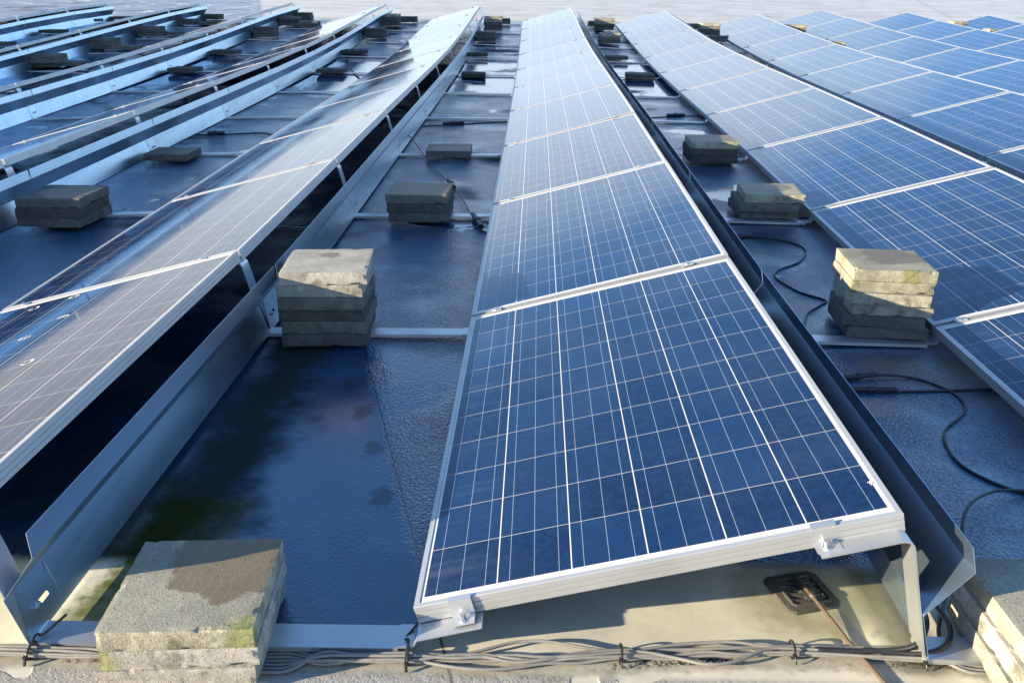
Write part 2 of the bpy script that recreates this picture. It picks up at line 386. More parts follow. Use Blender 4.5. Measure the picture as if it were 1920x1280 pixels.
def bm_cyl(bm, c, axis, r, h, seg=12):
    axis = Vector(axis).normalized(); q = axis.to_track_quat('Z', 'Y').to_matrix()
    lo = [bm.verts.new(Vector(c) + q @ Vector((r * math.cos(2 * math.pi * k / seg), r * math.sin(2 * math.pi * k / seg), 0))) for k in range(seg)]
    hi = [bm.verts.new(v.co + axis * h) for v in lo]
    for k in range(seg): bm.faces.new((lo[k], lo[(k + 1) % seg], hi[(k + 1) % seg], hi[k]))
    bm.faces.new(lo[::-1]); bm.faces.new(hi)
def smooth_path(pts, n=8):
    P = [Vector(p) for p in pts]; P = [P[0] * 2 - P[1]] + P + [P[-1] * 2 - P[-2]]
    out = []
    for k in range(1, len(P) - 2):
        a, b, c, d = P[k - 1:k + 3]
        for q in range(n):
            t = q / n
            out.append(.5 * ((2 * b) + (c - a) * t + (2 * a - 5 * b + 4 * c - d) * t * t + (3 * b - a - 3 * c + d) * t ** 3))
    out.append(P[-2]); return out
def bm_tube(bm, pts, r, seg=10):
    rings = []
    for k, p in enumerate(pts):
        t = (pts[min(k + 1, len(pts) - 1)] - pts[max(k - 1, 0)]).normalized()
        a = t.cross(Vector((0, 0, 1)))
        a = a.normalized() if a.length > 1e-4 else Vector((1, 0, 0)); b = t.cross(a)
        rr = r(k / (len(pts) - 1)) if callable(r) else r
        rings.append([bm.verts.new(p + (a * math.cos(2 * math.pi * q / seg) + b * math.sin(2 * math.pi * q / seg)) * rr) for q in range(seg)])
    for k in range(len(rings) - 1):
        for q in range(seg): bm.faces.new((rings[k][q], rings[k][(q + 1) % seg], rings[k + 1][(q + 1) % seg], rings[k + 1][q]))
    bm.faces.new(rings[0][::-1]); bm.faces.new(rings[-1])

# ---------------------------------------------------------------- the roof: one sheet
def build_roof():
    xs = [-70, -50, -36, -26, -19, -15] + [-12 + .3 * k for k in range(81)] + [15, 19, 26, 36, 50, 70]
    ys = [-12, -8, -5, -3.5] + [-2.4 + .2 * k for k in range(118)] + [22, 23, 24.5, 27, 31, 36, 44, 54, 66, 80, 100]
    V = [(x, y, ground(x, y)) for y in ys for x in xs]
    n = len(xs)
    Fc = [(a + b * n, a + 1 + b * n, a + 1 + (b + 1) * n, a + (b + 1) * n) for b in range(len(ys) - 1) for a in range(n - 1)]
    o = link('flat_roof', mesh_from('flat_roof', V, Fc, 'roof', True))
    o['kind'] = 'structure'; o['label'] = 'wet grey membrane of the flat roof'
build_roof()

# ---------------------------------------------------------------- solar panels
def frame_mesh():
    prof = [(.0006, 0), (.0118, 0), (.0124, -.0006), (.0124, -.0066), (.002, -.0066), (.002, -.0385), (.028, -.0385), (.028, -.040), (0, -.040),
            (0, -.0290), (.0019, -.0285), (.0019, -.0268), (0, -.0263), (0, -.0158), (.0019, -.0153), (.0019, -.0136), (0, -.0131), (0, -.0006)]
    n = len(prof); V = []; Fc = []
    for cx, cy in ((0, 0), (1, 0), (1, 1), (0, 1)):
        for a, z in prof:
            V.append((a if cx == 0 else PW - a, a if cy == 0 else PL - a, z))
    for k in range(4):
        for q in range(n):
            r = (q + 1) % n; k2 = (k + 1) % 4
            Fc.append((k * n + q, k2 * n + q, k2 * n + r, k * n + r))
    bm = bmesh.new(); me = mesh_from('frame', V, Fc, 'alu'); bm.from_mesh(me); return mesh_bm('frame', bm, 'alu')
def slab(name, z0, z1, m, inset=.0021):
    bm = bmesh.new(); bm_box(bm, (inset, inset, z0), (PW - inset, PL - inset, z1)); return mesh_bm(name, bm, m)
FRAME, GLASS, BACK = frame_mesh(), slab('glass', -.0062, -.0022, 'cells'), slab('backsheet', -.0092, -.0070, 'back')
ORD = ['zeroth', 'first', 'second', 'third', 'fourth', 'fifth', 'sixth', 'seventh', 'eighth', 'ninth', 'tenth', 'eleventh', 'twelfth']
def row_name(i):
    if i == 0: return 'the central row'
    if i == -5: return 'the farthest left row'
    return 'the %s %s row' % (ORD[abs(i)], 'left' if i < 0 else 'right')
def nth_panel(i, j):
    if i in (0, -1): return '%s panel from the near end of %s' % (ORD[j + 1], row_name(i))
    return '%s panel from the far end of %s' % (ORD[last_joint(i) - j], row_name(i))
def panel_matrix(i, j):
    a, b = joint(i, j), joint(i, j + 1)
    Y = (b - a); L = Y.length; Y.normalize()
    X = Vector((math.cos(TAU), 0, math.sin(TAU))); X = (X - Y * X.dot(Y)).normalized(); Z = X.cross(Y)
    jr = random.Random(i * 31 + j)
    roll = jr.uniform(-.0035, .0035)
    q = Matrix.Rotation(roll, 3, Y); X = q @ X; Z = q @ Z
    o = a + Y * ((L - PL) / 2)
    return Matrix(((X[0], Y[0], Z[0], o[0]), (X[1], Y[1], Z[1], o[1]), (X[2], Y[2], Z[2], o[2]), (0, 0, 0, 1)))
def splat(r, seed, ring=False):
    rr = random.Random(seed); bm = bmesh.new()
    if not ring:
        for q in range(7):
            cx, cy = rr.gauss(0, r * .5), rr.gauss(0, r * .5); s = r * rr.uniform(.25, .6)
            vs = [bm.verts.new((cx + s * rr.uniform(.6, 1.1) * math.cos(a * .785), cy + s * rr.uniform(.6, 1.1) * math.sin(a * .785), 0.0006 + q * .0001)) for a in range(8)]
            c = bm.verts.new((cx, cy, .0018 + q * .0001))
            for a in range(8): bm.faces.new((vs[a], vs[(a + 1) % 8], c))
    else:
        n = 18
        inn = [bm.verts.new((r * rr.uniform(.45, .65) * math.cos(2 * math.pi * a / n), r * rr.uniform(.45, .65) * math.sin(2 * math.pi * a / n), .0006)) for a in range(n)]
        out = [bm.verts.new((r * rr.uniform(.75, 1.15) * math.cos(2 * math.pi * a / n), r * rr.uniform(.75, 1.15) * math.sin(2 * math.pi * a / n), .0008)) for a in range(n)]
        for a in range(n):
            if rr.random() < .6: bm.faces.new((inn[a], out[a], out[(a + 1) % n], inn[(a + 1) % n]))
        if seed % 2: vs = [bm.verts.new((r * .22 * math.cos(a * 1.05), r * .22 * math.sin(a * 1.05), .0009)) for a in range(6)]; bm.faces.new(vs)
    return mesh_bm('bird_dropping', bm, 'dropping')
for i in range(-5, 6):
    for j in range(first_panel(i), last_joint(i)):
        lab = 'blue solar ' + nth_panel(i, j)
        if (i, j) == (0, 0): lab = 'nearest solar panel of the central row, white dropping at its upper near corner'
        if (i, j) == (-1, 0): lab = 'nearest solar panel of the first left row, dotted with white bird droppings'
        t = thing('solar_panel', lab, 'solar panel', panel_matrix(i, j), 'solar panels mounted in tilted rows')
        link('frame', FRAME, t); link('glass', GLASS, t); link('backsheet', BACK, t)
        if (i, j) == (0, 0):
            link('bird_dropping', splat(.0085, 3), t, Matrix.Translation((.969, .12, -.0020)))
        if (i, j) == (-1, 0):
            for k, (x, y) in enumerate(((.358, 1.60), (.469, 1.316), (.209, 1.572), (.421, 1.159), (.608, .86))):
                link('bird_dropping', splat(.022, 20 + k, True), t, Matrix.Translation((x, y, -.0020)))

# ---------------------------------------------------------------- wind deflectors behind the high edge
DPROF = [(1.046, -.066), (1.015, .050), (1.095, .153), (1.0860, .203)]
def deflector_mesh(L):
    bm = bmesh.new()
    (x0, z0), (x1, z1) = DPROF[0], DPROF[1]
    def lp(s, y): return (x0 + (x1 - x0) * s, y, z0 + (z1 - z0) * s)
    def quad(ya, yb, s0=0., s1=1.):
        bm.faces.new([bm.verts.new(lp(*q)) for q in ((s0, ya), (s0, yb), (s1, yb), (s1, ya))])
    quad(.14, L)
    quad(-.0, .03)
    n = 24; cy, hs, hy = .085, .055, .026
    def slot(a):
        c, s_ = math.cos(a), math.sin(a)
        return (.42 + hs * s_, cy + c * .007 + math.copysign(hy - .007, c) * min(1, abs(c) * 4))
    def rect(a):
        c, s_ = math.cos(a), math.sin(a); k = 1 / max(abs(c), abs(s_)); c *= k; s_ *= k
        return ((.42 + s_ * (.58 if s_ > 0 else .42)), cy + c * .055)
    angs = [2 * math.pi * k / n for k in range(n)] 
    A = [bm.verts.new(lp(*rect(a))) for a in angs]; B = [bm.verts.new(lp(*slot(a))) for a in angs]
    for k in range(n): bm.faces.new((A[k], A[(k + 1) % n], B[(k + 1) % n], B[k]))
    for q in range(1, 3):
        (xa, za), (xb, zb) = DPROF[q], DPROF[q + 1]
        ye = 0.0
        bm.faces.new([bm.verts.new(v) for v in ((xa, ye, za), (xa, L, za), (xb, L, zb), (xb, ye + (.012 if q == 2 else 0), zb))])
    # corner fill of the slotted patch
    for sy, ss in ((1, 1), (1, -1), (-1, 1), (-1, -1)): pass
    bmesh.ops.remove_doubles(bm, verts=bm.verts, dist=.0004)
    bmesh.ops.recalc_face_normals(bm, faces=bm.faces)
    bmesh.ops.solidify(bm, geom=bm.faces[:], thickness=.0014)
    return mesh_bm('wind_deflector', bm, 'sheet')
DEFL = deflector_mesh(PITCH - .006)
def bolt_mesh(r=.006, h=.006):
    bm = bmesh.new(); bm_cyl(bm, (0, 0, 0), (0, 0, 1), r * 1.7, .0018, 16); bm_cyl(bm, (0, 0, .0018), (0, 0, 1), r, h, 6)
    return mesh_bm('bolt', bm, 'steel')
BOLT = bolt_mesh()
DN = Vector((DPROF[0][1] - DPROF[1][1], 0, DPROF[1][0] - DPROF[0][0])).normalized() * -1
for i in range(-5, 6):
    for j in range(first_panel(i), last_joint(i)):
        a, b = joint(i, j), joint(i, j + 1); Y = (b - a).normalized()
        X = Vector((1, 0, 0)); X = (X - Y * X.dot(Y)).normalized(); Z = X.cross(Y)
        o = a + Y * (.003 if j else -.035)
        sc = (b - a).length / PITCH * (1.0 if j else 1.018)
        mw = Matrix(((X[0], Y[0] * sc, Z[0], o[0]), (X[1], Y[1] * sc, Z[1], o[1]), (X[2], Y[2] * sc, Z[2], o[2]), (0, 0, 0, 1)))
        t = tag(link('wind_deflector', DEFL), 'metal wind deflector behind ' + nth_panel(i, j), 'wind deflector', 'wind deflectors along the high panel edges')
        t.matrix_world = mw
        q = Vector((DPROF[0][0] + (DPROF[1][0] - DPROF[0][0]) * .42, .066, DPROF[0][1] + (DPROF[1][1] - DPROF[0][1]) * .42))
        rot = DN.to_track_quat('Z', 'Y').to_matrix().to_4x4()
        link('bolt', BOLT, t, Matrix.Translation(q + DN * .0015) @ rot)

# ---------------------------------------------------------------- mounting rails: ground strip + low flange + tall post, bolts and clamps
def post_mesh():
    prof = [(.800, .1735)]
    prof += [(.948, .2133)]
    for k in range(1, 7):
        a = math.radians(105 - k * 90.8 / 6); prof.append((.9527 + .018 * math.cos(a), .1959 + .018 * math.sin(a)))
    prof += [(1.034, -.052), (1.044, -.0655)]
    bm = bmesh.new(); bm_sheet(bm, prof, -.040, .030, .004); return mesh_bm('post', bm, 'mill')
def flange_mesh():
    prof = [(-.03, -.0612), (.004, -.0605), (.012, -.0435), (.145, -.0075)]
    bm = bmesh.new(); bm_sheet(bm, prof, -.040, .030, .003); return mesh_bm('flange', bm, 'mill')
def end_clamp_mesh(sgn):
    # Z-shaped clamp: foot on the flange, web up the frame face, lip over it (profile in y,z)
    bm = bmesh.new(); pts = [(-.036, .0025), (-.010, .0025), (-.0045, .006), (-.0035, .0425), (.006, .0435)]
    pts = [(p[0] * sgn, p[1]) for p in pts]
    bm_sheet(bm, pts, -.024, .024, .003 * sgn)
    bmesh.ops.transform(bm, matrix=Matrix(((0, 1, 0, 0), (1, 0, 0, 0), (0, 0, 1, 0), (0, 0, 0, 1))), verts=bm.verts)
    return mesh_bm('end_clamp', bm, 'mill')
def mid_clamp_mesh():
    bm = bmesh.new(); bm_box(bm, (-.022, -.019, .0004), (.022, .019, .0032), .0008); bm_box(bm, (-.02, -.006, -.036), (.02, .006, .0006))
    return mesh_bm('mid_clamp', bm, 'alu')
POST, FLANGE, MID = post_mesh(), flange_mesh(), mid_clamp_mesh()
ENDC = {1: end_clamp_mesh(1), -1: end_clamp_mesh(-1)}
BIGBOLT = bolt_mesh(.0065, .012)
def rail_mesh(a, b, y0, y1):
    bm = bmesh.new(); n = 5; rows = []
    for k in range(n + 1):
        f = k / n; x = a[0] + (b[0] - a[0]) * f
        z = a[2] + (b[2] - a[2]) * f
        rows.append([bm.verts.new((x, y0, z)), bm.verts.new((x, y1, z)), bm.verts.new((x, y1, z - .012)), bm.verts.new((x, y0, z - .012))])
    for k in range(n):
        for q in range(4): bm.faces.new((rows[k][q], rows[k][(q + 1) % 4], rows[k + 1][(q + 1) % 4], rows[k + 1][q]))
    bm.faces.new(rows[0]); bm.faces.new(rows[-1][::-1])
    return mesh_bm('rail', bm, 'mill')
def clamps(t, base, i, j, side):
    T = Matrix.Rotation(-TAU, 4, 'Y')
    first, last = j == first_panel(i) and j == 0, j == last_joint(i)
    xr = .100 if side == 'low' else .838
    sx, sz = math.cos(TAU), math.sin(TAU)
    if first or last:
        yf = .008 if first else -.008
        mw = base @ Matrix.Translation((xr * sx + .04 * sz, yf, xr * sz - .04 * sx)) @ T
        e = link('end_clamp', ENDC[1 if first else -1], t, mw)
        link('bolt', BIGBOLT, e, Matrix.Translation((0, -.020 if first else .020, .0055)))
    else:
        mw = base @ Matrix.Translation((xr * sx, 0, xr * sz)) @ T
        e = link('mid_clamp', MID, t, mw)
        link('bolt', BOLT, e, Matrix.Translation((0, 0, .0032)))
for i in range(-5, 7):
    l, r = i - 1, i              # rail runs from the post of row l to the flange of row r
    jl = [last_joint(k) for k in (l, r) if -5 <= k <= 5]; fl = [first_panel(k) for k in (l, r) if -5 <= k <= 5]
    for j in range(min(fl), max(jl) + 1):
        hasl = -5 <= l <= 5 and first_panel(l) <= j <= last_joint(l)
        hasr = -5 <= r <= 5 and first_panel(r) <= j <= last_joint(r)
        if not (hasl or hasr): continue
        if i == 6 : where = 'beside ' + row_name(5)
        elif i == -5: where = 'beyond ' + row_name(-5)
        else: where = 'left of ' + row_name(i) if i <= 0 else 'right of ' + row_name(i - 1)
        k = j + 1; ref = 'near'
        lab = 'aluminium mounting rail at the %s panel joint from the %s end, %s' % (ORD[k], ref, where)
        if len(lab.split()) > 16: lab = lab.replace('mounting ', '').replace('panel ', '').replace('aluminium ', '')
        org = joint(r, j) if hasr else joint(l, j)
        t = thing('mounting_rail', lab, 'mounting rail', Matrix.Translation(org), 'mounting rails across the roof')
        y = org.y
        bl = Matrix.Translation(joint(l, j) - org) if hasl else None
        br = Matrix.Translation(joint(r, j) - org) if hasr else None
        xa = joint(l, j).x + 1.040 if hasl else joint(r, j).x - .30
        xb = joint(r, j).x - .028 if hasr else joint(l, j).x + 1.5
        za = joint(l, j).z - .0625 if hasl else ground(xa, y) + .0125
        zb = joint(r, j).z - .0612 if hasr else ground(xb, y) + .0125
        me = rail_mesh((xa - org.x, 0, za - org.z), (xb - org.x, 0, zb - org.z), -.040, .030)
        link('rail', me, t)
        if hasl:
            link('post', POST, t, bl); clamps(t, bl, l, j, 'high')
        if hasr:
            link('flange', FLANGE, t, br); clamps(t, br, r, j, 'low')

# ---------------------------------------------------------------- concrete pavers used as ballast
PTH = .0450
def paver_mesh(seed, side=.30):
    bm = bmesh.new(); n = 26; k = 6; h = side / 2
    bmesh.ops.create_cube(bm, size=1)
    bmesh.ops.scale(bm, vec=(side, side, PTH), verts=bm.verts)
    ed = [e for e in bm.edges if abs(e.verts[0].co.z - e.verts[1].co.z) < 1e-6]
    ev = [e for e in bm.edges if abs(e.verts[0].co.z - e.verts[1].co.z) > 1e-6]
    bmesh.ops.subdivide_edges(bm, edges=ev, cuts=k - 1, use_grid_fill=True)
    ed = [e for e in bm.edges if abs(e.verts[0].co.z - e.verts[1].co.z) < 1e-6]
    bmesh.ops.subdivide_edges(bm, edges=ed, cuts=n - 1, use_grid_fill=True)
    off = Vector((seed * 3.1, seed * 7.7, seed * 1.3))
    for v in bm.verts:
        c = v.co.copy()
        dx, dy, dz = h - abs(c.x), h - abs(c.y), PTH / 2 - abs(c.z)
        near = sorted((dx, dy, dz)); edge = max(0, 1 - near[1] / .009)
        chip = max(0, noise.noise(c * 38 + off)) ** 2.0 * .014 + .0008
        pull = edge * chip
        s = Vector((math.copysign(1, c.x) * (dx < .012), math.copysign(1, c.y) * (dy < .012), math.copysign(1, c.z) * (dz < .012)))
        v.co -= s * pull * .7
        rough = noise.fractal(c * 90 + off, 1.0, 2.0, 3) * .0011
        if dx < 1e-5 or dy < 1e-5:
            lo = noise.noise(c * 14 + off) * .0005
            if dx < 1e-5: v.co.x += math.copysign(rough + lo, c.x)
            if dy < 1e-5: v.co.y += math.copysign(rough + lo, c.y)
        if dz < 1e-5: v.co.z += rough * .25
    bmesh.ops.translate(bm, vec=(0, 0, PTH / 2), verts=bm.verts)
    return mesh_bm('concrete_paver', bm, 'concrete')
PAVERS = [paver_mesh(s) for s in (1, 2, 3, 4)]
# gap, number from the front, centre x, y of the near upper edge, layers, yaw degrees, width scale
STACKS = [
    ('A', 1, -.371, -.150, 3, 4, .985), ('A', 2, -0.453, 1.535, 6, 2, 1.04), ('A', 3, -0.296, 3.215, 3, 0, 1.11), ('A', 4, -0.284, 4.930, 1, 0, 1.09),
    ('A', 5, -0.406, 9.821, 1, 0, 1.00), ('A', 6, -0.465, 11.933, 1, 0, 1.02), ('A', 7, -0.436, 13.772, 3, 0, 1.09), ('A', 8, -0.365, 15.310, 5, 0, 1.08), ('A', 9, -.24, 16.75, 2, 0, 1.04),
    ('B', 1, 1.385, -.18, 3, 0, 1.02), ('B', 2, 1.688, 1.686, 6, -6, 1.00), ('B', 3, 1.678, 3.352, 3, -3, 1.08), ('B', 4, 1.624, 4.865, 3, 0, 1.12), ('B', 5, 1.707, 9.961, 1, 0, 1.16),
    ('B', 6, 1.572, 11.900, 1, 0, 1.07), ('B', 7, 1.636, 13.929, 3, 0, 1.16), ('B', 8, 1.702, 15.975, 4, 0, 1.16), ('B', 9, 1.60, 16.75, 2, 0, 1.0),
    ('C', 1, 3.588, 14.647, 2, 0, 1.00), ('C', 2, 3.617, 15.627, 4, 0, 1.14), ('C', 3, 3.50, 16.7, 2, 0, 1.06),
    ('D', 1, 5.364, 13.854, 3, 0, 1.00), ('D', 2, 5.263, 15.891, 4, 0, 1.14), ('E', 1, 9.33, 18.25, 4, 0, 1.0), ('F', 1, 9.50, 17.0, 4, 0, 1.0),
    ('M', 1, -2.250, 3.068, 3, -2, 1.16), ('M', 2, -2.283, 4.755, 1, 0, 1.05), ('M', 3, -2.210, 9.940, 1, 0, 1.10), ('M', 4, -2.287, 11.899, 1, 0, 1.16), ('M', 5, -2.279, 13.816, 3, 0, 1.13), ('M', 6, -2.310, 15.779, 4, 0, 1.14), ('M', 7, -2.10, 16.7, 2, 0, 1.1),
    ('N', 1, -4.062, 9.883, 1, 0, 1.12), ('N', 2, -4.109, 11.654, 1, 0, 1.16), ('N', 3, -4.096, 13.723, 3, 0, 1.14), ('N', 4, -4.118, 15.486, 3, 0, 1.14), ('N', 5, -3.704, 15.202, 2, 0, 1.16), ('N', 6, -4.16, 16.65, 3, 0, 1.08),
    ('O', 1, -5.977, 10.226, 3, 0, 1.16), ('O', 2, -5.731, 10.328, 1, 0, 1.16), ('O', 3, -6.017, 11.973, 3, 0, 1.16), ('O', 4, -5.660, 11.954, 1, 0, 1.16), ('O', 5, -5.924, 13.513, 3, 0, 1.16), ('O', 6, -5.682, 13.790, 1, 0, 1.06), ('O', 7, -6.014, 15.405, 2, 0, 1.14), ('O', 8, -5.697, 15.489, 1, 0, 1.16), ('O', 9, -5.98, 16.75, 2, 0, 1.1),
    ('P', 1, -7.72, 12.2, 1, 0, 1.1), ('P', 2, -7.728, 13.847, 1, 0, 1.14), ('P', 3, -8.121, 16.089, 1, 0, 1.14), ('P', 4, -7.82, 16.75, 1, 0, 1.15)]
GAPN = {'A': 'left of the central panel row', 'B': 'right of the central panel row', 'C': 'right of the first right row', 'D': 'right of the second right row',
        'E': 'left of the fifth right row', 'F': 'beside the fifth right row', 'M': 'left of the first left row', 'N': 'left of the second left row', 'O': 'left of the third left row', 'P': 'left of the fourth left row'}
JIT = {('A', 1): [(0, 0, 0), (.006, .004, .6), (.004, .002, 0)],
       ('B', 2): [(.004, .004, 2), (-.008, -.004, -3), (.012, .006, 1), (-.004, -.006, -2), (-.002, .006, 1), (.0, .0, 1)],
       ('B', 3): [(-.02, .05, 4), (-.03, .0, 0), (0, 0, -1)]}
SPOTS = {('A', 1, 1): dict(damp=(.075, .085, .150), moss=(.13, -.148, .045)), ('A', 1, 2): dict(moss=(-.15, -.14, .04)), ('A', 2, 1): dict(damp=(0.0, .07, .035)),
         ('B', 2, 1): dict(damp=(.035, .045, .115), moss=(.05, -.165, .04)), ('B', 2, 2): dict(moss=(-.145, -.155, .025)), ('B', 3, 1): dict(damp=(-.03, .04, .13)),
         ('B', 4, 1): dict(damp=(0, .02, .16), moss=(.15, -.145, .035)), ('B', 1, 1): dict(damp=(.10, .06, .12)), ('M', 1, 1): dict(damp=(.03, .0, .14)),
         ('A', 3, 1): dict(damp=(0, 0, .3)), ('A', 4, 1): dict(damp=(0, 0, .3)), ('M', 2, 1): dict(damp=(0, 0, .3))}
SUNLIT = {('A', 1): 3, ('A', 2): 2, ('B', 1): 3, ('B', 2): 4, ('B', 3): 1, ('B', 4): 1, ('A', 8): 2, ('B', 8): 2, ('B', 7): 1, ('C', 2): 2, ('D', 1): 2, ('D', 2): 2, ('E', 1): 2, ('F', 1): 2, ('M', 6): 1}  # layers from the top that keep the lighter, sunlit colour
for gap, k, x, yf, n, yaw, sc in STACKS:
    single = n == 1
    cnt = sum(1 for s in STACKS if s[0] == gap)
    yc = yf + .15 * sc
    gz = max(ground(x + a * .15, yc + b * .15) for a in (-1, 1) for b in (-1, 1))
    z = gz + .013
    for q in range(n):
        ft = n - q
        jr = random.Random(hash((ord(gap), k, q)) & 0xffff)
        jx, jy, ja = jr.uniform(-.008, .008), jr.uniform(-.008, .008), jr.uniform(-2.5, 2.5)
        if (gap, k) in JIT: jx, jy, ja = JIT[(gap, k)][q]
        if single: lab = 'single concrete paver, %s stack from the front, %s' % (ORD[k], GAPN[gap])
        elif ft == 1: lab = 'topmost paver, %s stack from the front, %s' % (ORD[k], GAPN[gap])
        elif q == 0: lab = 'bottom paver, %s stack from the front, %s' % (ORD[k], GAPN[gap])
        else: lab = '%s paver down, %s stack from the front, %s' % (ORD[ft], ORD[k], GAPN[gap])
        if cnt == 1: lab = lab.replace('%s stack from the front' % ORD[k], 'only stack seen')
        if len(lab.split()) > 16: print('LONG', lab)
        if (gap, k) == ('A', 1):
            lab = ['lowest paver of the stack cut by the bottom picture edge, near the front cables', 'middle paver of the near left stack, under the mossy half wet one', 'half wet paver with a bright mossy corner, topmost of the nearest stack'][q]
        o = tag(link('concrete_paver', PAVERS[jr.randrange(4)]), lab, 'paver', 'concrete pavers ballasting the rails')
        o['shade_damp'] = 0.0 if ft <= SUNLIT.get((gap, k), 0) else jr.uniform(.68, .92)  # the other layers carry painted shade along with their damp
        o.location = (x + jx, yc + jy, z); o.rotation_euler = (0, 0, math.radians(yaw + ja) + (jr.randrange(4) * math.pi / 2))
        if (gap, k, ft) in SPOTS:
            o.rotation_euler = (0, 0, math.radians(yaw + ja))
            for key, v in SPOTS[(gap, k, ft)].items():
                for nn, vv in zip('xyr', v): o[key + '_' + nn] = float(vv)
        o.scale = (sc, sc, sc)
        z += PTH * sc + .0006

# ---------------------------------------------------------------- cables
def cable(name, pts, r, m, label, group=None, lift=None):
    bm = bmesh.new(); bm_tube(bm, smooth_path(pts, 8), r)
    o = link(name, mesh_bm(name, bm, m, True)); return tag(o, label, 'cable', group)
rg = random.Random(5)
ties_x = [-.70, .068, .500, .855, 1.115]
def bundle_y(x):
    pts = [(-2.2, -.05), (-.75, -.055), (-.25, -.066), (.07, -.052), (.32, -.05), (.5, -.030), (.77, -.012), (.86, -.008), (1.11, -.018), (1.3, -.03), (1.8, -.05), (3, -.06)]
    for (a, b), (c, d) in zip(pts, pts[1:]):
        if a <= x <= c: return b + (d - b) * (x - a) / (c - a)
    return -.05
bulge = {0: {(.32): (.045, .02), .98: (.0, .006)}, 1: {.30: (-.028, .0), .68: (.018, .006)}, 2: {.70: (-.050, .0)}, 3: {.20: (.018, .012)}, 4: {.22: (-.026, 0), -.35: (-.02, 0)}, 5: {-.45: (.02, .01), .66: (.034, .008)}, 6: {.28: (.004, .004)}}
for k in range(7):
    a = 2 * math.pi * k / 7; oy, oz = math.cos(a) * .0105, .012 + math.sin(a) * .006
    pts = []
    x = -1.6
    while x <= 2.3:
        y = bundle_y(x) + oy; zz = oz
        near = min(abs(x - t) for t in ties_x)
        if near > .08:
            zz = max(.006, zz + rg.uniform(-.004, .002)); y += rg.uniform(-.004, .004)
            for bx, (dy, dz) in bulge[k].items():
                dy *= .8; dz *= .45
                f = max(0, 1 - abs(x - bx) / .16); f = f * f * (3 - 2 * f); y += dy * f; zz += dz * f
        if -.53 < x < -.15 or 1.19 < x < 1.56:
            y = bundle_y(x) + (k - 3) * .0095; zz = .005
        pts.append((x, y, ground(x, y) + max(zz, .0056)))
        x += .065
    cable('grey_cable', pts, .0035, 'cable_grey', 'grey cable of the tied bundle along the front edge', 'grey cables bundled along the front edge')
def zip_tie(x, label, tail=.008):
    y = bundle_y(x); gz = ground(x, y); bm = bmesh.new()
    ring = [Vector((x + .002 * math.sin(a), y + .021 * math.cos(a), gz + .014 + .0145 * math.sin(a))) for a in [2 * math.pi * q / 20 for q in range(21)]]
    bm_tube(bm, ring, .0026, 6)
    bm_box(bm, (x - .004, y - .027, gz + .012), (x + .004, y - .018, gz + .020), .001)
    bm_tube(bm, [Vector((x, y - .024, gz + .016)), Vector((x + .001, y - .030, gz + .010)), Vector((x + .002, y - .024 - tail, gz + .004))], .0019, 6)
    tag(link('zip_tie', mesh_bm('zip_tie', bm, 'cable_black')), label, 'cable tie', 'black cable ties round the bundle')
for x, lab in zip(ties_x, ('black cable tie on the bundle beside the left row post', 'black cable tie under the low corner of the central panel', 'black cable tie on the bundle below the middle of the central panel', 'black cable tie on the bundle left of the tall central post', 'black cable tie at the foot of the tall central post')):
    zip_tie(x, lab)
# long strap ties that hold the bundle to the rails
for x0, y0, x1, lab in ((-.692, .012, -.700, 'long black strap tying the bundle to the left post'), (.058, .02, .066, 'long black strap tying the bundle to the low panel corner')):
    bm = bmesh.new(); y1 = bundle_y(x1) - .018
    pts = smooth_path([(x0 + .03, y0 + .012, -.035), (x0, y0 - .03, -.052), (x1, (y0 + y1) / 2, ground(x1, 0) + .032), (x1, y1, ground(x1, y1) + .018), (x1 + .002, y1 - .016, ground(x1, y1) + .004)], 5)
    bm_tube(bm, pts, .0030, 6); tag(link('strap', mesh_bm('strap', bm, 'cable_black')), lab, 'strap', 'black straps')

def lay(pts, r, lift=0.0):
    return [(p[0], p[1], ground(p[0], p[1]) + r + (p[2] if len(p) > 2 else 0) + lift) for p in pts]
BK = 'black module cables on the roof'
def plug(parent, a, b, r):
    bm = bmesh.new(); A, B = Vector(a), Vector(b); d = B - A
    bm_tube(bm, [A, A + d * .02, A + d * .4, A + d * .42, A + d * .55, A + d * .57, A + d * .98, B], lambda f: r * (1.0 if f < .3 else 1.35 if f < .7 else 1.0), 10)
    link('connector', mesh_bm('connector', bm, 'cable_black'), parent)
c = cable('black_cable', lay([(1.30, 3.07), (1.449, 3.084), (1.576, 3.082), (1.69, 2.99), (1.715, 2.87), (1.634, 2.689), (1.488, 2.543), (1.455, 2.427), (1.511, 2.251), (1.594, 2.155), (1.56, 2.10), (1.47, 1.99), (1.417, 1.841), (1.41, 1.70)], .0042), .0042, 'cable_black', 'black cable snaking in S curves before the tall paver stack', BK)
plug(c, (1.37, 3.078, ground(1.4, 3.07) + .01), (1.50, 3.09, ground(1.5, 3.08) + .01), .008)
c = cable('black_cable', lay([(1.30, 1.31), (1.432, 1.345), (1.525, 1.374, .01), (1.673, 1.372), (1.752, 1.257), (1.731, 1.13), (1.616, 1.006), (1.571, .903), (1.561, .792), (1.597, .706), (1.666, .639), (1.78, .60), (1.95, .60)], .0042), .0042, 'cable_black', 'black cable looping between the tall paver stack and the nearest right panel', BK)
plug(c, (1.40, 1.345, ground(1.4, 1.34) + .014), (1.53, 1.376, ground(1.5, 1.37) + .016), .009)
c = cable('black_cable', lay([(1.25, 1.255), (1.42, 1.262), (1.521, 1.263), (1.70, 1.277), (1.869, 1.296), (2.0, 1.30)], .0042), .0042, 'cable_black', 'straight black cable running under the nearest right panel', BK)
plug(c, (1.39, 1.262, ground(1.4, 1.26) + .012), (1.56, 1.266, ground(1.5, 1.26) + .012), .009)
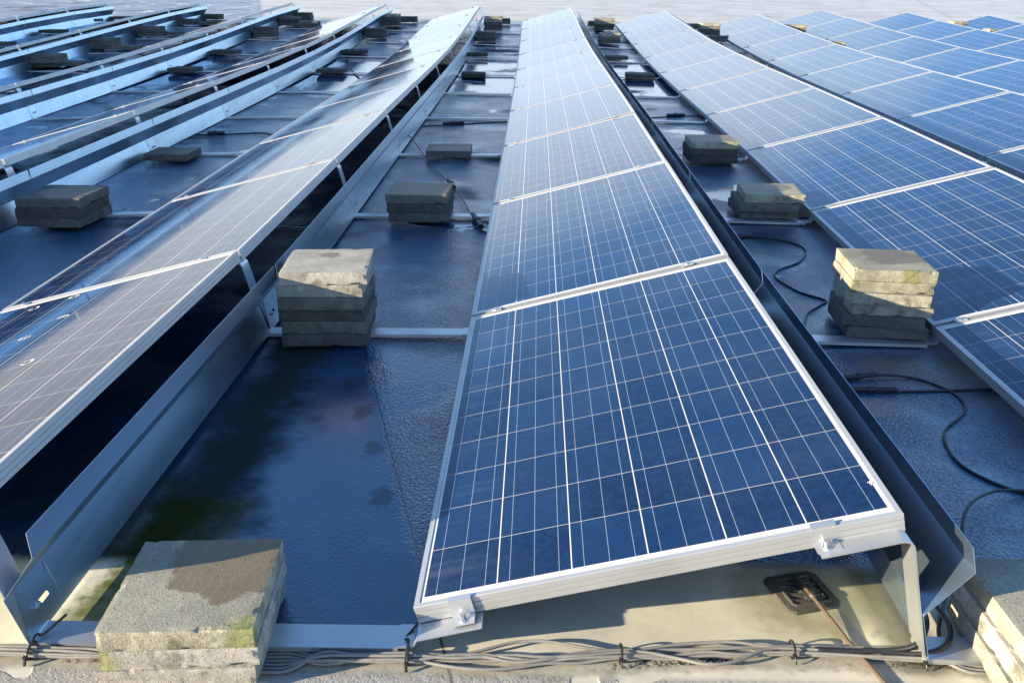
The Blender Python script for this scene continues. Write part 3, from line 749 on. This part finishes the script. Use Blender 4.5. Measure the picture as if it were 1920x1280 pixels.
cable('black_cable', lay([(1.95, .64), (1.80, .632), (1.663, .634, .01), (1.564, .608, .02), (1.47, .535, .03), (1.413, .455, .02), (1.37, .35, .0), (1.28, .22), (1.20, .09), (1.17, .02), (1.12, -.015, .01)], .0042), .0042, 'cable_black', 'black cable curving behind the tall central post into the bundle', BK)
cable('black_cable', lay([(1.15, .40), (1.150, .25, .02), (1.155, .12, .04), (1.145, .04, .04), (1.10, -.005, .018), (1.0, -.016, .014), (.9, -.012, .012)], .0060), .0060, 'cable_black', 'thick dark cable dropping into the bundle at the tall post', BK)
cable('black_cable', lay([(1.20, .42), (1.195, .28, .01), (1.205, .14, .02), (1.20, .05, .025), (1.165, -.005, .02), (1.10, -.02, .012), (1.0, -.012, .014)], .0060), .0060, 'cable_black', 'thick dark cable beside the near right paver stack', BK)
c = cable('black_cable', lay([(-.80, 6.0), (-.648, 5.595, .05), (-.433, 4.88, .02), (-.196, 4.116, .01), (-.081, 3.701, .01), (.043, 3.169), (.2, 3.0)], .0042), .0042, 'cable_black', 'thick black cable lying diagonally across the gap left of the central row', BK)
plug(c, (-.215, 4.20, ground(-.2, 4.2) + .028), (-.165, 4.0, ground(-.17, 4) + .028), .014)
plug(c, (-.01, 3.40, ground(0, 3.4) + .02), (.05, 3.15, ground(.05, 3.15) + .02), .015)
c = cable('black_cable', lay([(-.75, 6.35), (-.62, 6.388), (-.395, 6.47), (.075, 6.66), (.3, 6.7)], .0042), .0042, 'cable_black', 'black cable with a connector crossing the gap left of the central row', BK)
plug(c, (-.46, 6.455, ground(-.4, 6.4) + .018), (-.28, 6.52, ground(-.3, 6.5) + .018), .013)
c = cable('black_cable', lay([(-2.55, 5.93), (-2.332, 5.92), (-1.957, 6.0), (-1.85, 5.93), (-1.78, 6.02), (-1.70, 6.1)], .0042), .0042, 'cable_black', 'thin black cable left of the first left row', BK)
plug(c, (-2.38, 5.925, ground(-2.3, 5.9) + .014), (-2.24, 5.94, ground(-2.2, 5.9) + .014), .016)
c = cable('black_cable', lay([(1.40, 7.0), (1.505, 7.06), (1.70, 7.15), (1.935, 7.2), (2.1, 7.2)], .0042), .0042, 'cable_black', 'short black cable with a connector right of the central row', BK)
plug(c, (1.62, 7.12, ground(1.6, 7.1) + .018), (1.79, 7.17, ground(1.8, 7.1) + .018), .014)
c = cable('black_cable', lay([(-2.60, 13.1), (-2.4, 12.0), (-2.15, 11.0), (-1.95, 10.2), (-1.75, 9.6)], .008), .008, 'cable_black', 'far black cable slanting across the gap left of the first left row', BK)

# ---------------------------------------------------------------- roof drain with its brown pipe
def build_drain():
    mw = Matrix.Translation((.935, .194, ground(.94, .19))) @ Matrix.Rotation(math.radians(15), 4, 'Z')
    t = thing('roof_drain', 'dark square drain grate in the roof under the central panel', 'drain', mw)
    def octo(h, c): return [(-h + c, -h), (h - c, -h), (h, -h + c), (h, h - c), (h - c, h), (-h + c, h), (-h, h - c), (-h, -h + c)]
    bm = bmesh.new(); L = []
    for h, c, z in ((.0665, .014, -.006), (.0665, .014, .003), (.064, .014, .006), (.050, .008, .0075), (.0475, .006, .0105), (.044, .005, .0105), (.0425, .004, -.004)):
        L.append([bm.verts.new((x, y, z)) for x, y in octo(h, c)])
    for a_, b_ in zip(L, L[1:]):
        for q in range(8): bm.faces.new((a_[q], a_[(q + 1) % 8], b_[(q + 1) % 8], b_[q]))
    link('rim', mesh_bm('rim', bm, 'drain'), t)
    bm = bmesh.new(); bm_box(bm, (-.0425, -.0425, -.008), (.0425, .0425, -.003))
    bm_box(bm, (-.007, -.042, -.002), (.007, .042, .009), .002)
    for sg in (-1, 1):
        for k in range(4):
            y0 = -.034 + k * .0225
            # wedge-shaped webs between the openings
            vs = [bm.verts.new(v) for v in ((sg * .008, y0 - .0085, .008), (sg * .008, y0 + .0045, .008), (sg * .042, y0 + .008, .008), (sg * .042, y0 + .003, .008),
                                            (sg * .008, y0 - .0085, -.002), (sg * .008, y0 + .0045, -.002), (sg * .042, y0 + .008, -.002), (sg * .042, y0 + .003, -.002))]
            for f in ((0, 1, 2, 3), (7, 6, 5, 4), (0, 4, 5, 1), (1, 5, 6, 2), (2, 6, 7, 3), (3, 7, 4, 0)): bm.faces.new([vs[q] for q in f])
    link('grate', mesh_bm('grate', bm, 'drain'), t)
build_drain()
bm = bmesh.new(); bm_tube(bm, [Vector((.926, .235, -.060)), Vector((.946, .164, -.058)), Vector((.968, .085, -.064)), Vector((.984, .026, -.0695)), Vector((.995, -.012, -.0705)), Vector((1.015, -.083, -.0705)), Vector((1.06, -.24, -.0705))], .0046, 12)
p_ = tag(link('brown_pipe', mesh_bm('brown_pipe', bm, 'rod', True)), 'thin brown pipe leading out of the drain under the cable bundle', 'pipe')
bm = bmesh.new(); bm_tube(bm, [Vector((.9435, .173, -.0584)), Vector((.9485, .155, -.0586))], .0062, 12); link('coupling', mesh_bm('coupling', bm, 'rod', True), p_)
